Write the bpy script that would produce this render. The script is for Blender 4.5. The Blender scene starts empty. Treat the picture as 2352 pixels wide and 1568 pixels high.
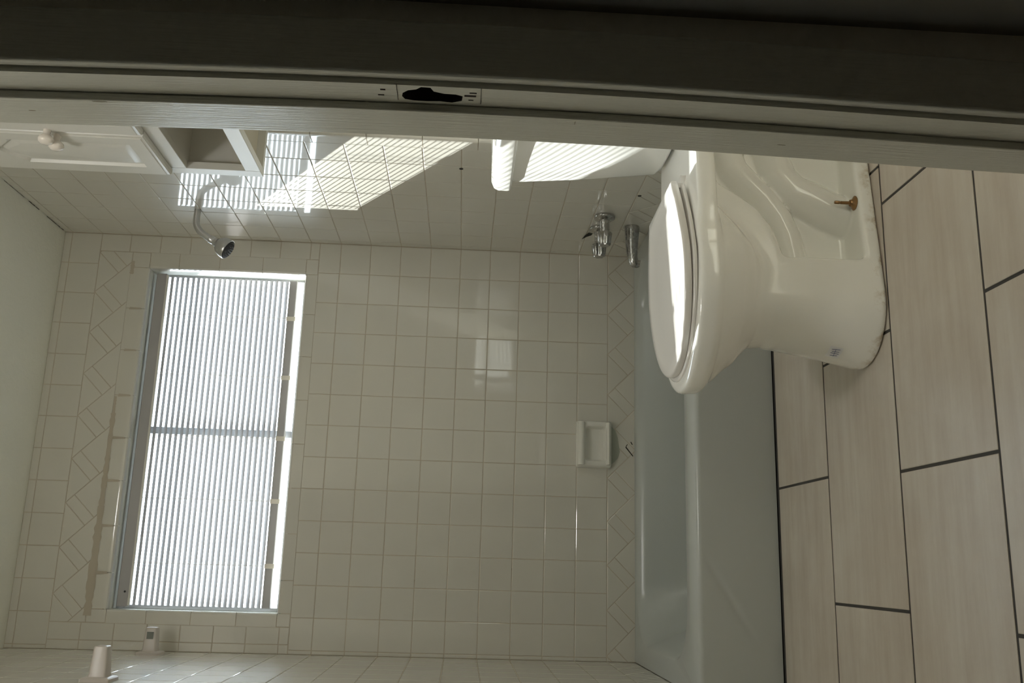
import bpy, bmesh, math, random
import numpy as np
from mathutils import Vector, Matrix
from mathutils.bvhtree import BVHTree

SC = bpy.context.scene
COL = SC.collection
rnd = random.Random(7)
PI = math.pi

# ------------------------------------------------------------------ camera
# the photograph is a portrait frame lying on its side: image right = down
CW = np.array([[0.971654, -0.233056, 0.039672], [0.027637, -0.054683, -0.998121], [0.234788, 0.970925, -0.046693]])
CP = Vector((-1.13546, -3.26751, 0.824))
cam_d = bpy.data.cameras.new('camera')
cam = bpy.data.objects.new('camera', cam_d)
COL.objects.link(cam)
ax, ay, az = Vector(CW[1]), Vector(CW[0]), -Vector(CW[2])
cam.matrix_world = Matrix(((ax.x, ay.x, az.x, CP.x), (ax.y, ay.y, az.y, CP.y),
                           (ax.z, ay.z, az.z, CP.z), (0, 0, 0, 1)))
cam_d.sensor_fit = 'HORIZONTAL'
cam_d.sensor_width = 36.0
cam_d.lens = 36.0 * 2116.95 / 2352.0
cam_d.clip_start = 0.02
SC.camera = cam

# ------------------------------------------------------------------ sky, sun, exposure
world = bpy.data.worlds.new('World')
SC.world = world
world.use_nodes = True
bg = world.node_tree.nodes['Background']
bg.inputs[0].default_value = (0.82, 0.90, 1.0, 1)
bg.inputs[1].default_value = 10.0
sun_d = bpy.data.lights.new('sun', 'SUN')
sun_d.energy = 18.5
sun_d.angle = math.radians(0.27)
sun_d.color = (1.0, 0.98, 0.95)
sun = bpy.data.objects.new('sun', sun_d)
COL.objects.link(sun)
SUN_DIR = Vector((0.348, -1.0, -0.70)).normalized()
sun.rotation_euler = SUN_DIR.to_track_quat('-Z', 'Y').to_euler()
sun.location = (-1.5, 3.0, 4.0)
FILL_GLOW = 26.0                       # glow of the added fill light
vs = SC.view_settings
vs.view_transform = 'Standard'
vs.look = 'None'
vs.exposure = 0.18
vs.gamma = 1.0
vs.use_curve_mapping = False
SC.cycles.max_bounces = 12
SC.cycles.diffuse_bounces = 8
SC.cycles.glossy_bounces = 6
SC.cycles.transparent_max_bounces = 12
SC.cycles.caustics_reflective = False
SC.cycles.caustics_refractive = False


# ------------------------------------------------------------------ helpers
def lin(r, g, b):
    f = lambda c: (c / 255 / 12.92) if c / 255 <= 0.04045 else ((c / 255 + 0.055) / 1.055) ** 2.4
    return (f(r), f(g), f(b), 1)


class NT:
    """tiny material node builder"""
    def __init__(self, name):
        self.m = bpy.data.materials.new(name)
        self.m.use_nodes = True
        self.t = self.m.node_tree
        self.b = self.t.nodes['Principled BSDF']
        self.out = self.t.nodes['Material Output']

    def n(self, typ, **kw):
        nd = self.t.nodes.new(typ)
        for k, v in kw.items():
            if k == 'ins':
                for i, x in v.items():
                    if hasattr(x, 'is_output'):
                        self.t.links.new(x, nd.inputs[i])
                    else:
                        nd.inputs[i].default_value = x
            else:
                setattr(nd, k, v)
        return nd

    def set(self, **kw):
        for k, v in kw.items():
            k = k.replace('_', ' ')
            if hasattr(v, 'is_output'):
                self.t.links.new(v, self.b.inputs[k])
            else:
                self.b.inputs[k].default_value = v
        return self

    def coord(self, scale=(1, 1, 1)):
        c = self.n('ShaderNodeTexCoord')
        mp = self.n('ShaderNodeMapping', ins={0: c.outputs['Object'], 3: scale})
        return mp.outputs[0]

    def noise(self, scale, vec=None, detail=4, rough=0.6):
        nd = self.n('ShaderNodeTexNoise', ins={'Scale': scale, 'Detail': detail, 'Roughness': rough})
        if vec is not None:
            self.t.links.new(vec, nd.inputs['Vector'])
        return nd.outputs[0]

    def ramp(self, fac, stops):
        nd = self.n('ShaderNodeValToRGB', ins={0: fac})
        e = nd.color_ramp.elements
        while len(e) < len(stops):
            e.new(0.5)
        for i, (p, c) in enumerate(stops):
            e[i].position = p
            e[i].color = c
        return nd.outputs[0]

    def bump(self, h, strength=0.2, dist=0.002):
        return self.n('ShaderNodeBump', ins={'Strength': strength, 'Distance': dist, 'Height': h}).outputs[0]


def mat_plain(name, col, rough=0.5, metallic=0.0, coat=0.0, spec=0.5):
    k = NT(name)
    k.set(Base_Color=col, Roughness=rough, Metallic=metallic, Coat_Weight=coat, Specular_IOR_Level=spec)
    return k.m


def mat_tile():
    k = NT('glazed_tile')
    v = k.coord()
    c = k.ramp(k.noise(2.5, v, 3), [(0.3, (0.635, 0.61, 0.55, 1)), (0.7, (0.665, 0.645, 0.585, 1))])
    h = k.noise(14, v, 2)
    k.set(Base_Color=c, Roughness=0.40, Coat_Weight=1.0, Coat_Roughness=0.045, Normal=k.bump(h, 0.03, 0.003))
    return k.m


def mat_grout():
    k = NT('tan_grout')
    v = k.coord()
    c = k.ramp(k.noise(9, v, 5, 0.7), [(0.28, (0.06, 0.05, 0.04, 1)), (0.35, (0.50, 0.42, 0.32, 1)), (0.75, (0.60, 0.53, 0.43, 1))])
    k.set(Base_Color=c, Roughness=0.9)
    return k.m


def mat_floor():
    k = NT('travertine_plank_tile')
    v = k.coord((3.0, 26.0, 1.0))
    v2 = k.coord((5, 5, 5))
    a = k.ramp(k.noise(1.0, v, 6, 0.62), [(0.30, lin(212, 201, 188)), (0.55, lin(225, 217, 205)), (0.75, lin(231, 225, 215))])
    b = k.ramp(k.noise(1.0, v2, 5, 0.65), [(0.35, (0.68, 0.66, 0.645, 1)), (0.65, (0.76, 0.76, 0.76, 1))])
    mx = k.n('ShaderNodeMix', data_type='RGBA', blend_type='MULTIPLY')
    mx.inputs[0].default_value = 1.0
    k.t.links.new(a, mx.inputs[6])
    k.t.links.new(b, mx.inputs[7])
    k.set(Base_Color=mx.outputs[2], Roughness=0.42, Normal=k.bump(k.noise(60, k.coord(), 4), 0.08, 0.002))
    return k.m


def mat_paint(name, col, scale=90, strength=0.15, rough=0.6, stretch=(1, 1, 1), dist=0.003):
    k = NT(name)
    k.set(Base_Color=col, Roughness=rough, Normal=k.bump(k.noise(scale, k.coord(stretch), 4), strength, dist))
    return k.m


def mat_chrome(name, rough, dirt):
    k = NT(name)
    f = k.noise(70, k.coord(), 5, 0.7)
    c = k.ramp(f, [(0.30, (dirt, dirt * 0.97, dirt * 0.92, 1)), (0.7, (0.55, 0.55, 0.55, 1))])
    r = k.ramp(f, [(0.35, (rough * 2.2,) * 3 + (1,)), (0.6, (rough,) * 3 + (1,))])
    k.set(Base_Color=c, Metallic=1.0, Roughness=r)
    return k.m


def mat_glass():
    k = NT('window_glass')
    tr = k.n('ShaderNodeBsdfTransparent')
    tr.inputs[0].default_value = (0.93, 0.96, 0.95, 1)
    gl = k.n('ShaderNodeBsdfGlossy')
    gl.inputs['Roughness'].default_value = 0.02
    fr = k.n('ShaderNodeFresnel')
    fr.inputs[0].default_value = 1.45
    mx = k.n('ShaderNodeMixShader')
    k.t.links.new(fr.outputs[0], mx.inputs[0])
    k.t.links.new(tr.outputs[0], mx.inputs[1])
    k.t.links.new(gl.outputs[0], mx.inputs[2])
    k.t.links.new(mx.outputs[0], k.out.inputs[0])
    return k.m


def mat_porcelain(name, col, stain=False):
    k = NT(name)
    if stain:
        v = k.coord()
        sep = k.n('ShaderNodeSeparateXYZ', ins={0: v})
        low = k.n('ShaderNodeMapRange', ins={0: sep.outputs[2], 1: 0.004, 2: 0.030, 3: 1.0, 4: 0.0})
        ns = k.ramp(k.noise(30, v, 6, 0.7), [(0.50, (0, 0, 0, 1)), (0.72, (1, 1, 1, 1))])
        mu = k.n('ShaderNodeMath', operation='MULTIPLY', ins={0: low.outputs[0], 1: ns})
        mx = k.n('ShaderNodeMix', data_type='RGBA')
        k.t.links.new(mu.outputs[0], mx.inputs[0])
        mx.inputs[6].default_value = col
        mx.inputs[7].default_value = (0.42, 0.31, 0.16, 1)
        k.set(Base_Color=mx.outputs[2])
    else:
        k.set(Base_Color=col)
    k.set(Roughness=0.07, Coat_Weight=0.4, Coat_Roughness=0.03)
    return k.m


M = dict(
    tile=mat_tile(), grout=mat_grout(), floor=mat_floor(),
    floor_grout=mat_plain('dark_grey_grout', (0.055, 0.052, 0.048, 1), 0.9),
    ceiling=mat_paint('rough_white_ceiling_paint', (0.80, 0.795, 0.72, 1), 45, 0.5, 0.8, dist=0.006),
    wall=mat_paint('cream_wall_paint', (0.80, 0.77, 0.68, 1), 120, 0.15, 0.55),
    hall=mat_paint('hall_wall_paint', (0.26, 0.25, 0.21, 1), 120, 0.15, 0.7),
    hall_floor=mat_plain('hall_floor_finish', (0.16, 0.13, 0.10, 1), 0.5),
    trim=mat_paint('brushed_gloss_trim_paint', (0.70, 0.70, 0.63, 1), 1.0, 0.8, 0.22, (420, 420, 9), 0.0012),
    mud=mat_plain('bare_dark_wood', (0.035, 0.026, 0.020, 1), 0.9),
    tub=mat_plain('tub_enamel', (0.49, 0.515, 0.50, 1), 0.24),
    china=mat_porcelain('vitreous_china', (0.92, 0.92, 0.895, 1)),
    china_base=mat_porcelain('vitreous_china_with_floor_stain', (0.92, 0.92, 0.895, 1), True),
    seat=mat_plain('seat_plastic', (0.78, 0.76, 0.74, 1), 0.14),
    ceramic=mat_porcelain('glazed_ceramic', (0.76, 0.75, 0.70, 1)),
    bracket=mat_plain('pinkish_ceramic', (0.56, 0.51, 0.47, 1), 0.30),
    cab=mat_paint('white_cabinet_paint', (0.66, 0.65, 0.61, 1), 60, 0.08, 0.33),
    cab_raw=mat_paint('cream_cabinet_back_paint', (0.50, 0.455, 0.36, 1), 60, 0.08, 0.5),
    knob=mat_plain('white_knob', (0.80, 0.74, 0.68, 1), 0.2),
    chrome=mat_chrome('dull_chrome', 0.15, 0.46),
    chrome_old=mat_chrome('pitted_chrome', 0.17, 0.36),
    rubber=mat_plain('dark_rubber', (0.035, 0.035, 0.038, 1), 0.6),
    brass=mat_plain('brass', (0.30, 0.18, 0.085, 1), 0.28, 1.0),
    slat=mat_plain('white_slat_enamel', (0.52, 0.52, 0.54, 1), 0.4),
    rail=mat_plain('white_blind_rail', (0.42, 0.41, 0.42, 1), 0.4),
    cord=mat_plain('blind_cord', (0.75, 0.74, 0.70, 1), 0.8),
    plastic=mat_plain('clear_yellowed_plastic', (0.80, 0.76, 0.68, 1), 0.3),
    alu=mat_plain('aluminium_sash', (0.55, 0.56, 0.57, 1), 0.4, 0.6),
    glass=mat_glass(),
    caulk=mat_plain('old_brown_caulk', (0.50, 0.445, 0.365, 1), 0.8),
    mould=mat_plain('black_grime', (0.03, 0.028, 0.022, 1), 0.9),
    ground=mat_plain('pale_ground', (0.38, 0.38, 0.36, 1), 0.9),
    sticker=mat_plain('paper_sticker', (0.80, 0.81, 0.84, 1), 0.5),
    ink=mat_plain('blue_ink', (0.16, 0.19, 0.36, 1), 0.5),
)


M['caulk_grey'] = mat_plain('greenish_grey_caulk', (0.42, 0.44, 0.38, 1), 0.7)
M['satin'] = mat_plain('satin_chrome', (0.62, 0.62, 0.63, 1), 0.30, 1.0)
M['chip'] = mat_plain('chipped_paint', (0.34, 0.31, 0.24, 1), 0.7)
M['alu_dull'] = mat_plain('weathered_soffit_paint', (0.70, 0.70, 0.68, 1), 0.8)


class MB:
    """collects shapes into one mesh"""
    def __init__(self):
        self.v, self.f, self.mi = [], [], []
        self.mats = []

    def slot(self, m):
        if m not in self.mats:
            self.mats.append(m)
        return self.mats.index(m)

    def add(self, vs, fs, m=None):
        o = len(self.v)
        i = self.slot(m) if m is not None else 0
        self.v += [tuple(p) for p in vs]
        for f in fs:
            self.f.append([o + q for q in f])
            self.mi.append(i)
        return self

    def box(self, a, b, m=None):
        (x0, y0, z0), (x1, y1, z1) = a, b
        x0, x1 = sorted((x0, x1)); y0, y1 = sorted((y0, y1)); z0, z1 = sorted((z0, z1))
        vs_ = [(x0, y0, z0), (x1, y0, z0), (x1, y1, z0), (x0, y1, z0), (x0, y0, z1), (x1, y0, z1), (x1, y1, z1), (x0, y1, z1)]
        return self.add(vs_, [(0, 3, 2, 1), (4, 5, 6, 7), (0, 1, 5, 4), (1, 2, 6, 5), (2, 3, 7, 6), (3, 0, 4, 7)], m)

    def loft(self, rings, cap0=True, cap1=True, closed=True, m=None):
        n = len(rings[0])
        vs_ = [p for r in rings for p in r]
        fs = []
        for i in range(len(rings) - 1):
            for j in range(n if closed else n - 1):
                k = (j + 1) % n
                fs.append((i * n + j, i * n + k, (i + 1) * n + k, (i + 1) * n + j))
        if cap0:
            fs.append(tuple(range(n))[::-1])
        if cap1:
            fs.append(tuple((len(rings) - 1) * n + j for j in range(n)))
        return self.add(vs_, fs, m)

    def tube(self, pts, r, n=14, m=None, cap=True):
        pts = [Vector(p) for p in pts]
        rs = r if isinstance(r, (list, tuple)) else [r] * len(pts)
        rings = []
        up = None
        for i, p in enumerate(pts):
            d = (pts[min(i + 1, len(pts) - 1)] - pts[max(i - 1, 0)]).normalized()
            if up is None:
                up = d.orthogonal().normalized()
            up = (up - d * up.dot(d)).normalized()
            w = d.cross(up)
            rings.append([p + (up * math.cos(2 * PI * k / n) + w * math.sin(2 * PI * k / n)) * rs[i] for k in range(n)])
        return self.loft(rings, cap, cap, True, m)

    def lathe(self, prof, origin, axis, n=28, m=None, lobes=None):
        """prof: (distance along axis, radius) pairs"""
        o = Vector(origin); a = Vector(axis).normalized()
        u = a.orthogonal().normalized(); w = a.cross(u)
        rings = []
        for (s, r) in prof:
            ring = []
            for k in range(n):
                t = 2 * PI * k / n
                rr = max(r, 1e-5)
                if lobes:
                    rr *= lobes(t, s)
                ring.append(o + a * s + (u * math.cos(t) + w * math.sin(t)) * rr)
            rings.append(ring)
        return self.loft(rings, True, True, True, m)

    def build(self, name, mat=None, parent=None, smooth=False, bevel=0, seg=2, angle=40):
        me = bpy.data.meshes.new(name)
        me.from_pydata(self.v, [], self.f)
        ms = self.mats if self.mats else [mat]
        for m in ms:
            me.materials.append(m)
        if self.mats:
            me.polygons.foreach_set('material_index', self.mi)
        bm = bmesh.new(); bm.from_mesh(me)
        bmesh.ops.recalc_face_normals(bm, faces=bm.faces)
        bm.to_mesh(me); bm.free()
        return link(name, me, parent, smooth, bevel, seg, angle)


def link(name, me, parent=None, smooth=False, bevel=0, seg=2, angle=40):
    o = bpy.data.objects.new(name, me)
    COL.objects.link(o)
    if parent is not None:
        o.parent = parent
    if bevel:
        md = o.modifiers.new('bevel', 'BEVEL')
        md.width = bevel; md.segments = seg; md.limit_method = 'ANGLE'; md.angle_limit = math.radians(35)
        md.harden_normals = False
        smooth = True
    if smooth:
        me.polygons.foreach_set('use_smooth', [True] * len(me.polygons))
        try:
            me.set_sharp_from_angle(angle=math.radians(angle))
        except Exception:
            pass
    return o


def tag(o, label, cat, group=None, kind=None):
    o['label'] = label
    o['category'] = cat
    if group:
        o['group'] = group
    if kind:
        o['kind'] = kind
    return o


def empty(name, loc=(0, 0, 0), rz=0):
    o = bpy.data.objects.new(name, None)
    COL.objects.link(o)
    o.location = loc
    o.rotation_euler = (0, 0, rz)
    o.empty_display_size = 0.05
    return o


def smoothcurve(pts, n=8):
    """Catmull-Rom through points"""
    P = [Vector(p) for p in pts]
    P = [P[0] * 2 - P[1]] + P + [P[-1] * 2 - P[-2]]
    out = []
    for i in range(1, len(P) - 2):
        for k in range(n):
            t = k / n
            a, b, c, d = P[i - 1], P[i], P[i + 1], P[i + 2]
            out.append(0.5 * ((2 * b) + (c - a) * t + (2 * a - 5 * b + 4 * c - d) * t * t + (3 * b - a - 3 * c + d) * t ** 3))
    out.append(P[-2])
    return out


# ------------------------------------------------------------------ tiles
GAP = 0.0019


def clip(poly, a, b, c):
    """keep the part of a convex polygon with a*p + b*q <= c"""
    out = []
    for i in range(len(poly)):
        P, Q = poly[i], poly[(i + 1) % len(poly)]
        dp, dq = a * P[0] + b * P[1] - c, a * Q[0] + b * Q[1] - c
        if dp <= 0:
            out.append(P)
        if (dp < 0 < dq) or (dq < 0 < dp):
            t = dp / (dp - dq)
            out.append((P[0] + (Q[0] - P[0]) * t, P[1] + (Q[1] - P[1]) * t))
    return out


def area(p):
    return 0.5 * sum(p[i][0] * p[(i + 1) % len(p)][1] - p[(i + 1) % len(p)][0] * p[i][1] for i in range(len(p)))


def inset(poly, d):
    if area(poly) < 0:
        poly = poly[::-1]
    res = poly[:]
    n = len(poly)
    for i in range(n):
        P, Q = poly[i], poly[(i + 1) % n]
        ex, ey = Q[0] - P[0], Q[1] - P[1]
        L = math.hypot(ex, ey)
        if L < 1e-6:
            continue
        nx, ny = ey / L, -ex / L          # outward for ccw
        res = clip(res, nx, ny, nx * P[0] + ny * P[1] - d)
        if len(res) < 3:
            return []
    # drop doubles
    r = []
    for p in res:
        if not r or math.hypot(p[0] - r[-1][0], p[1] - r[-1][1]) > 1e-5:
            r.append(p)
    return r


def tile(mb, poly, at, tilt=0.0022):
    """one glazed tile; at(p, q, h) gives the 3D point, h = out of the wall"""
    a = inset(poly, GAP / 2)
    if len(a) < 3 or abs(area(a)) < 1e-5:
        return
    b = inset(a, 0.0016)
    if len(b) != len(a):
        b = [((p[0] - 0) * 1, p[1]) for p in a]
        cx = sum(p[0] for p in a) / len(a); cy = sum(p[1] for p in a) / len(a)
        b = [(cx + (p[0] - cx) * 0.97, cy + (p[1] - cy) * 0.97) for p in a]
    else:
        # align start vertex
        k = min(range(len(b)), key=lambda i: math.hypot(b[i][0] - a[0][0], b[i][1] - a[0][1]))
        b = b[k:] + b[:k]
    cx = sum(p[0] for p in a) / len(a); cy = sum(p[1] for p in a) / len(a)
    tx, ty = rnd.gauss(0, tilt), rnd.gauss(0, tilt)
    n = len(a)
    vs_ = [at(p[0], p[1], -0.0028) for p in a] + [at(p[0], p[1], -0.0007 + tx * (p[0] - cx) + ty * (p[1] - cy)) for p in a] + \
          [at(p[0], p[1], tx * (p[0] - cx) + ty * (p[1] - cy)) for p in b]
    fs = []
    for r in range(2):
        for i in range(n):
            j = (i + 1) % n
            fs.append((r * n + i, r * n + j, (r + 1) * n + j, (r + 1) * n + i))
    fs.append(tuple(2 * n + i for i in range(n)))
    mb.add(vs_, fs)


def rect(a, b, c, d):
    return [(a, c), (b, c), (b, d), (a, d)]


def grid(mb, ps, qs, at):
    for i in range(len(ps) - 1):
        for j in range(len(qs) - 1):
            p0, p1 = sorted((ps[i], ps[i + 1])); q0, q1 = sorted((qs[j], qs[j + 1]))
            tile(mb, rect(p0, p1, q0, q1), at)


def zigzag(mb, p0, p1, ztop, zbot, phase, at, P=0.150, sgn=1):
    """diagonal border: p grows along the wall, s = depth below ztop"""
    H = ztop - zbot
    to = lambda p, s: at(p * sgn, ztop - s, 0) if False else None
    n0 = int((p0 - phase) / P) - 3
    n1 = int((p1 - phase) / P) + 4
    for n in range(n0, n1):
        c0 = phase + n * P
        c1 = c0 + P
        base = rect(p0, p1, 0, H)
        cell = clip(clip(base, -1, -1, -c0), 1, 1, c1)           # c0 <= p+s <= c1
        for lo, hi in ((c0, None), (c0 - 0.054, c0), (None, c0 - 0.054)):   # p - s bands
            q = cell
            if lo is not None and q:
                q = clip(q, -1, 1, -lo)
            if hi is not None and q:
                q = clip(q, 1, -1, hi)
            if len(q) >= 3 and abs(area(q)) > 4e-5:
                q = [(sgn * x, ztop - s) for x, s in q]
                tile(mb, q, at)


J = [-.115, -.2275, -.340, -.454, -.566, -.677, -.789, -.899, -1.009, -1.117, -1.2245, -1.3305, -1.435]
K = [.315, .425, .535, .645, .756, .866, .977, 1.088, 1.199, 1.309, 1.42, 1.53, 1.638, 1.747, 1.856, 1.964, 2.073, 2.178, 2.285]
D = [0, -.0335, -.148, -.267, -.3816, -.499, -.6132, -.739, -.855]
XL, YF, ZC = -1.448, -2.364, 2.312      # left wall, front wall, ceiling
RIM = 0.218
WX0, WX1, WZ0, WZ1 = -1.318, -.124, 1.432, 1.995   # window opening
TRX0, TRX1, TRZ0, TRZ1 = -1.362, -.066, 1.387, 2.060  # outer edge of the window trim


def trim_run(mb, joints, prof_at):
    """bullnose pieces: prof_at(s, t) -> 3D, s along the run, t 0..1 across the rounded profile"""
    for a, b in zip(joints[:-1], joints[1:]):
        a2, b2 = a + GAP / 2 * (1 if b > a else -1), b - GAP / 2 * (1 if b > a else -1)
        m = 14
        rings = []
        for i in range(m):
            t = i / (m - 1)
            rings.append([prof_at(a2, t, -0.003), prof_at(a2, t, 0), prof_at(b2, t, 0), prof_at(b2, t, -0.003)])
        mb.loft(rings, True, True, False)


def bull(t, width, r, deep):
    """profile of a bullnose: (across, out) for t in 0..1"""
    L1, L2, L3 = width - r, r * PI / 2, deep
    s = t * (L1 + L2 + L3)
    if s < L1:
        return s, 0.0, (0, 1)
    if s < L1 + L2:
        a = (s - L1) / r
        return L1 + r * math.sin(a), -r * (1 - math.cos(a)), (math.sin(a), math.cos(a))
    return width, -r - (s - L1 - L2), (1, 0)


# ---- back wall -----------------------------------------------------------
wb = MB()
hole = 0.002
for x0, x1, z0, z1 in ((XL - .1, .12, -.25, WZ0 - .013), (XL - .1, .12, WZ1 + .013, ZC + .1), (XL - .1, WX0 - .013, WZ0 - .013, WZ1 + .013), (WX1 + .013, .12, WZ0 - .013, WZ1 + .013)):
    wb.box((x0, 0.0016, z0), (x1, 0.13, z1))   # opening left wider than the tiled edge
wall_back = wb.build('wall_back', M['grout'])
tag(wall_back, 'back wall above the tub covered in small cream square tiles with a window', 'wall', kind='structure')
back_at = lambda p, q, h: (p, -h, q)
tb = MB()
xs = [0] + J + [XL]
grid(tb, xs, K[:10] + [TRZ0], back_at)
zigzag(tb, 0, -XL, K[0], RIM - .004, 0.98, back_at, sgn=-1)
half = [TRZ0, K[10], K[11], K[12], K[13], K[14], K[15], K[16], K[17]]
grid(tb, [0, TRX1], half, back_at)
grid(tb, [TRX0, -1.418, XL], half, back_at)
grid(tb, xs, [K[17], K[18], ZC], back_at)
zigzag(tb, -TRX1, -TRX0, K[17], TRZ1, 0.222, back_at, sgn=-1)
# window trim: square corners, then six inch bullnose pieces
for x0, x1, z0, z1 in ((TRX1, WX1, TRZ0, WZ0), (TRX1, WX1, WZ1, TRZ1), (TRX0, WX0, TRZ0, WZ0), (TRX0, WX0, WZ1, TRZ1)):
    tile(tb, rect(min(x0, x1), max(x0, x1), z0, z1), back_at)
R_, DP = 0.007, 0.021


def pr_right(s, t, o):
    c, h, nn = bull(t, TRX1 - WX1, R_, DP)
    return (TRX1 - c - nn[0] * o * 1, -h - nn[1] * o, s)


def pr_left(s, t, o):
    c, h, nn = bull(t, WX0 - TRX0, R_, DP)
    return (TRX0 + c + nn[0] * o, -h - nn[1] * o, s)


def pr_top(s, t, o):
    c, h, nn = bull(t, TRZ1 - WZ1, R_, DP)
    return (s, -h - nn[1] * o, TRZ1 - c - nn[0] * o)


def pr_bot(s, t, o):
    c, h, nn = bull(t, WZ0 - TRZ0, R_, DP)
    return (s, -h - nn[1] * o, TRZ0 + c + nn[0] * o)


trim_run(tb, [WZ1, 1.89, 1.745, 1.589, WZ0], pr_right)
trim_run(tb, [WZ1, 1.864, 1.717, 1.567, WZ0], pr_left)
trim_run(tb, [WX1, -.278, -.432, -.595, -.745, -.893, -1.045, -1.20, WX0], pr_top)
trim_run(tb, [WX1, -.275, -.432, -.59, -.746, -.90, -1.055, -1.21, WX0], pr_bot)
tb.build('wall_tile', M['tile'], wall_back, smooth=True, angle=14)
# plaster lining of the window recess
lw = MB()
lw.box((WX0 - .013, .008, WZ0 - .013), (WX0 - .0006, .129, WZ1 + .013)); lw.box((WX1 + .0006, .008, WZ0 - .013), (WX1 + .013, .129, WZ1 + .013))
lw.box((WX0, .008, WZ0 - .013), (WX1, .129, WZ0 - .0006)); lw.box((WX0, .008, WZ1 + .0006), (WX1, .129, WZ1 + .013))
lw.build('recess_lining', M['ceiling'], wall_back)
# old brown caulk smeared above the window trim
ck = MB()
for xa, xb, wd in ((-.60, -.66, .006), (-.66, -.98, .013), (-.98, -1.34, .020), (-.10, -.15, .010)):
    n = 24
    up_, lo_ = [], []
    for i in range(n + 1):
        x = xa + (xb - xa) * i / n
        w = wd * (0.55 + 0.55 * rnd.random())
        up_.append((x, -.0012, TRZ1 + w * .75 - .004)); lo_.append((x, -.0012, TRZ1 - w * .6 - .006))
    vs_ = up_ + lo_
    ck.add(vs_, [(i, i + 1, n + 2 + i, n + 1 + i) for i in range(n)])
for xj in (-.278, -.432, -.595, -.745, -.893, -1.045, -1.20):
    w = .008 + .006 * rnd.random()
    w *= .6
    ck.add([(xj - w, -.0018, TRZ1 - .012), (xj + w * .8, -.0018, TRZ1 - .014), (xj + w * .5, -.0018, TRZ1 - .052), (xj - w * .6, -.0018, TRZ1 - .055)], [(0, 1, 2, 3)])
ck.build('caulk_smear', M['caulk'], wall_back)
# broken grout below the soap dish
mb = MB()
for pts in ([(-.716, .247), (-.748, .222), (-.750, .2245), (-.718, .251)], [(-.697, .230), (-.707, .2235), (-.7085, .2265), (-.699, .2325)], [(-.7165, .2500), (-.7065, .2440), (-.7075, .2420), (-.7165, .2470)]):
    mb.add([(x, -.0012, z) for x, z in pts], [(0, 1, 2, 3)])
mb.build('grime', M['mould'], wall_back)
mb = MB()
pts = [(-.645, .300), (-.66, .286), (-.685, .278), (-.71, .274), (-.735, .270), (-.757, .277), (-.772, .290), (-.780, .300)]
mb.add([(x, -.0013, z) for x, z in pts], [tuple(range(len(pts)))])
mb.build('grey_caulk_patch', M['caulk_grey'], wall_back)

# ---- right wall ----------------------------------------------------------
wr = MB()
wr.box((.018, YF - .1, -.02), (.12, -.90, ZC + .1), M['wall'])
wr.box((.0016, -.902, -.25), (.12, .13, ZC + .1), M['grout'])
wall_right = wr.build('wall_right')
tag(wall_right, 'right wall tiled beside the tub and painted cream behind the toilet', 'wall', kind='structure')
right_at = lambda p, q, h: (-h, p, q)
tr_ = MB()
grid(tr_, D, K + [ZC], right_at)
zigzag(tr_, 0, .855, K[0], RIM - .004, .418, lambda p, q, h: (-h, p - .855, q), P=.152, sgn=1)


def pr_rw(s, t, o):
    c, h, nn = bull(t, .058, .016, .002)
    return (-h - nn[1] * o, -.855 - c - nn[0] * o, s)


trim_run(tr_, [0, .045, .20, .355, .51, .665, .82, .975, 1.13, 1.285, 1.44, 1.595, 1.75, 1.905, 2.06, 2.215, ZC], pr_rw)
tr_.build('wall_tile', M['tile'], wall_right, smooth=True, angle=14)
# two dark screw holes and the broken grout by the taps
hm = MB()
for y, z in ((-.724, .867), (-.585, .307)):
    hm.lathe([(0, .0062), (.0012, .0058), (.0014, .002)], (.0, y, z), (-1, 0, 0), 14)
hm.build('screw_hole', M['mould'], wall_right)
gm = MB()
gm.add([(-.0014, y, z) for y, z in ((-.168, .437), (-.212, .430), (-.240, .421), (-.236, .405), (-.214, .408), (-.196, .423))], [(0, 1, 2, 3, 4, 5)])
for a, b, w in ((-.02, -.16, .004), (-.22, -.30, .005), (-.33, -.47, .003), (-.52, -.60, .005), (-.63, -.86, .003)):
    n = 10
    ys_ = [a + (b - a) * i / n for i in range(n + 1)]
    gm.add([(-.0014, y, ZC - .0005) for y in ys_] + [(-.0014, y, ZC - w * (.4 + .8 * rnd.random())) for y in ys_], [(i, i + 1, n + 2 + i, n + 1 + i) for i in range(n)])
gm.build('grime', M['mould'], wall_right)

# ---- left wall -----------------------------------------------------------
wl = MB()
wl.box((XL - .12, YF - .1, -.02), (XL - .02, -.90, ZC + .1), M['wall'])
wl.box((XL - .12, -.902, -.25), (XL - .0016, .13, ZC + .1), M['grout'])
wall_left = wl.build('wall_left')
tag(wall_left, 'left wall of cream square tiles carrying two towel bar posts', 'wall', kind='structure')
left_at = lambda p, q, h: (XL + h, p, q)
tl = MB()
grid(tl, D, K + [ZC], left_at)
zigzag(tl, 0, .855, K[0], RIM - .004, 0.06, left_at, sgn=-1)


def pr_lw(s, t, o):
    c, h, nn = bull(t, .058, .016, .002)
    return (XL + h + nn[1] * o, -.855 - c - nn[0] * o, s)


trim_run(tl, [0, .045, .20, .355, .51, .665, .82, .975, 1.13, 1.285, 1.44, 1.595, 1.75, 1.905, 2.06, 2.215, ZC], pr_lw)
tl.build('wall_tile', M['tile'], wall_left, smooth=True, angle=14)

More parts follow.
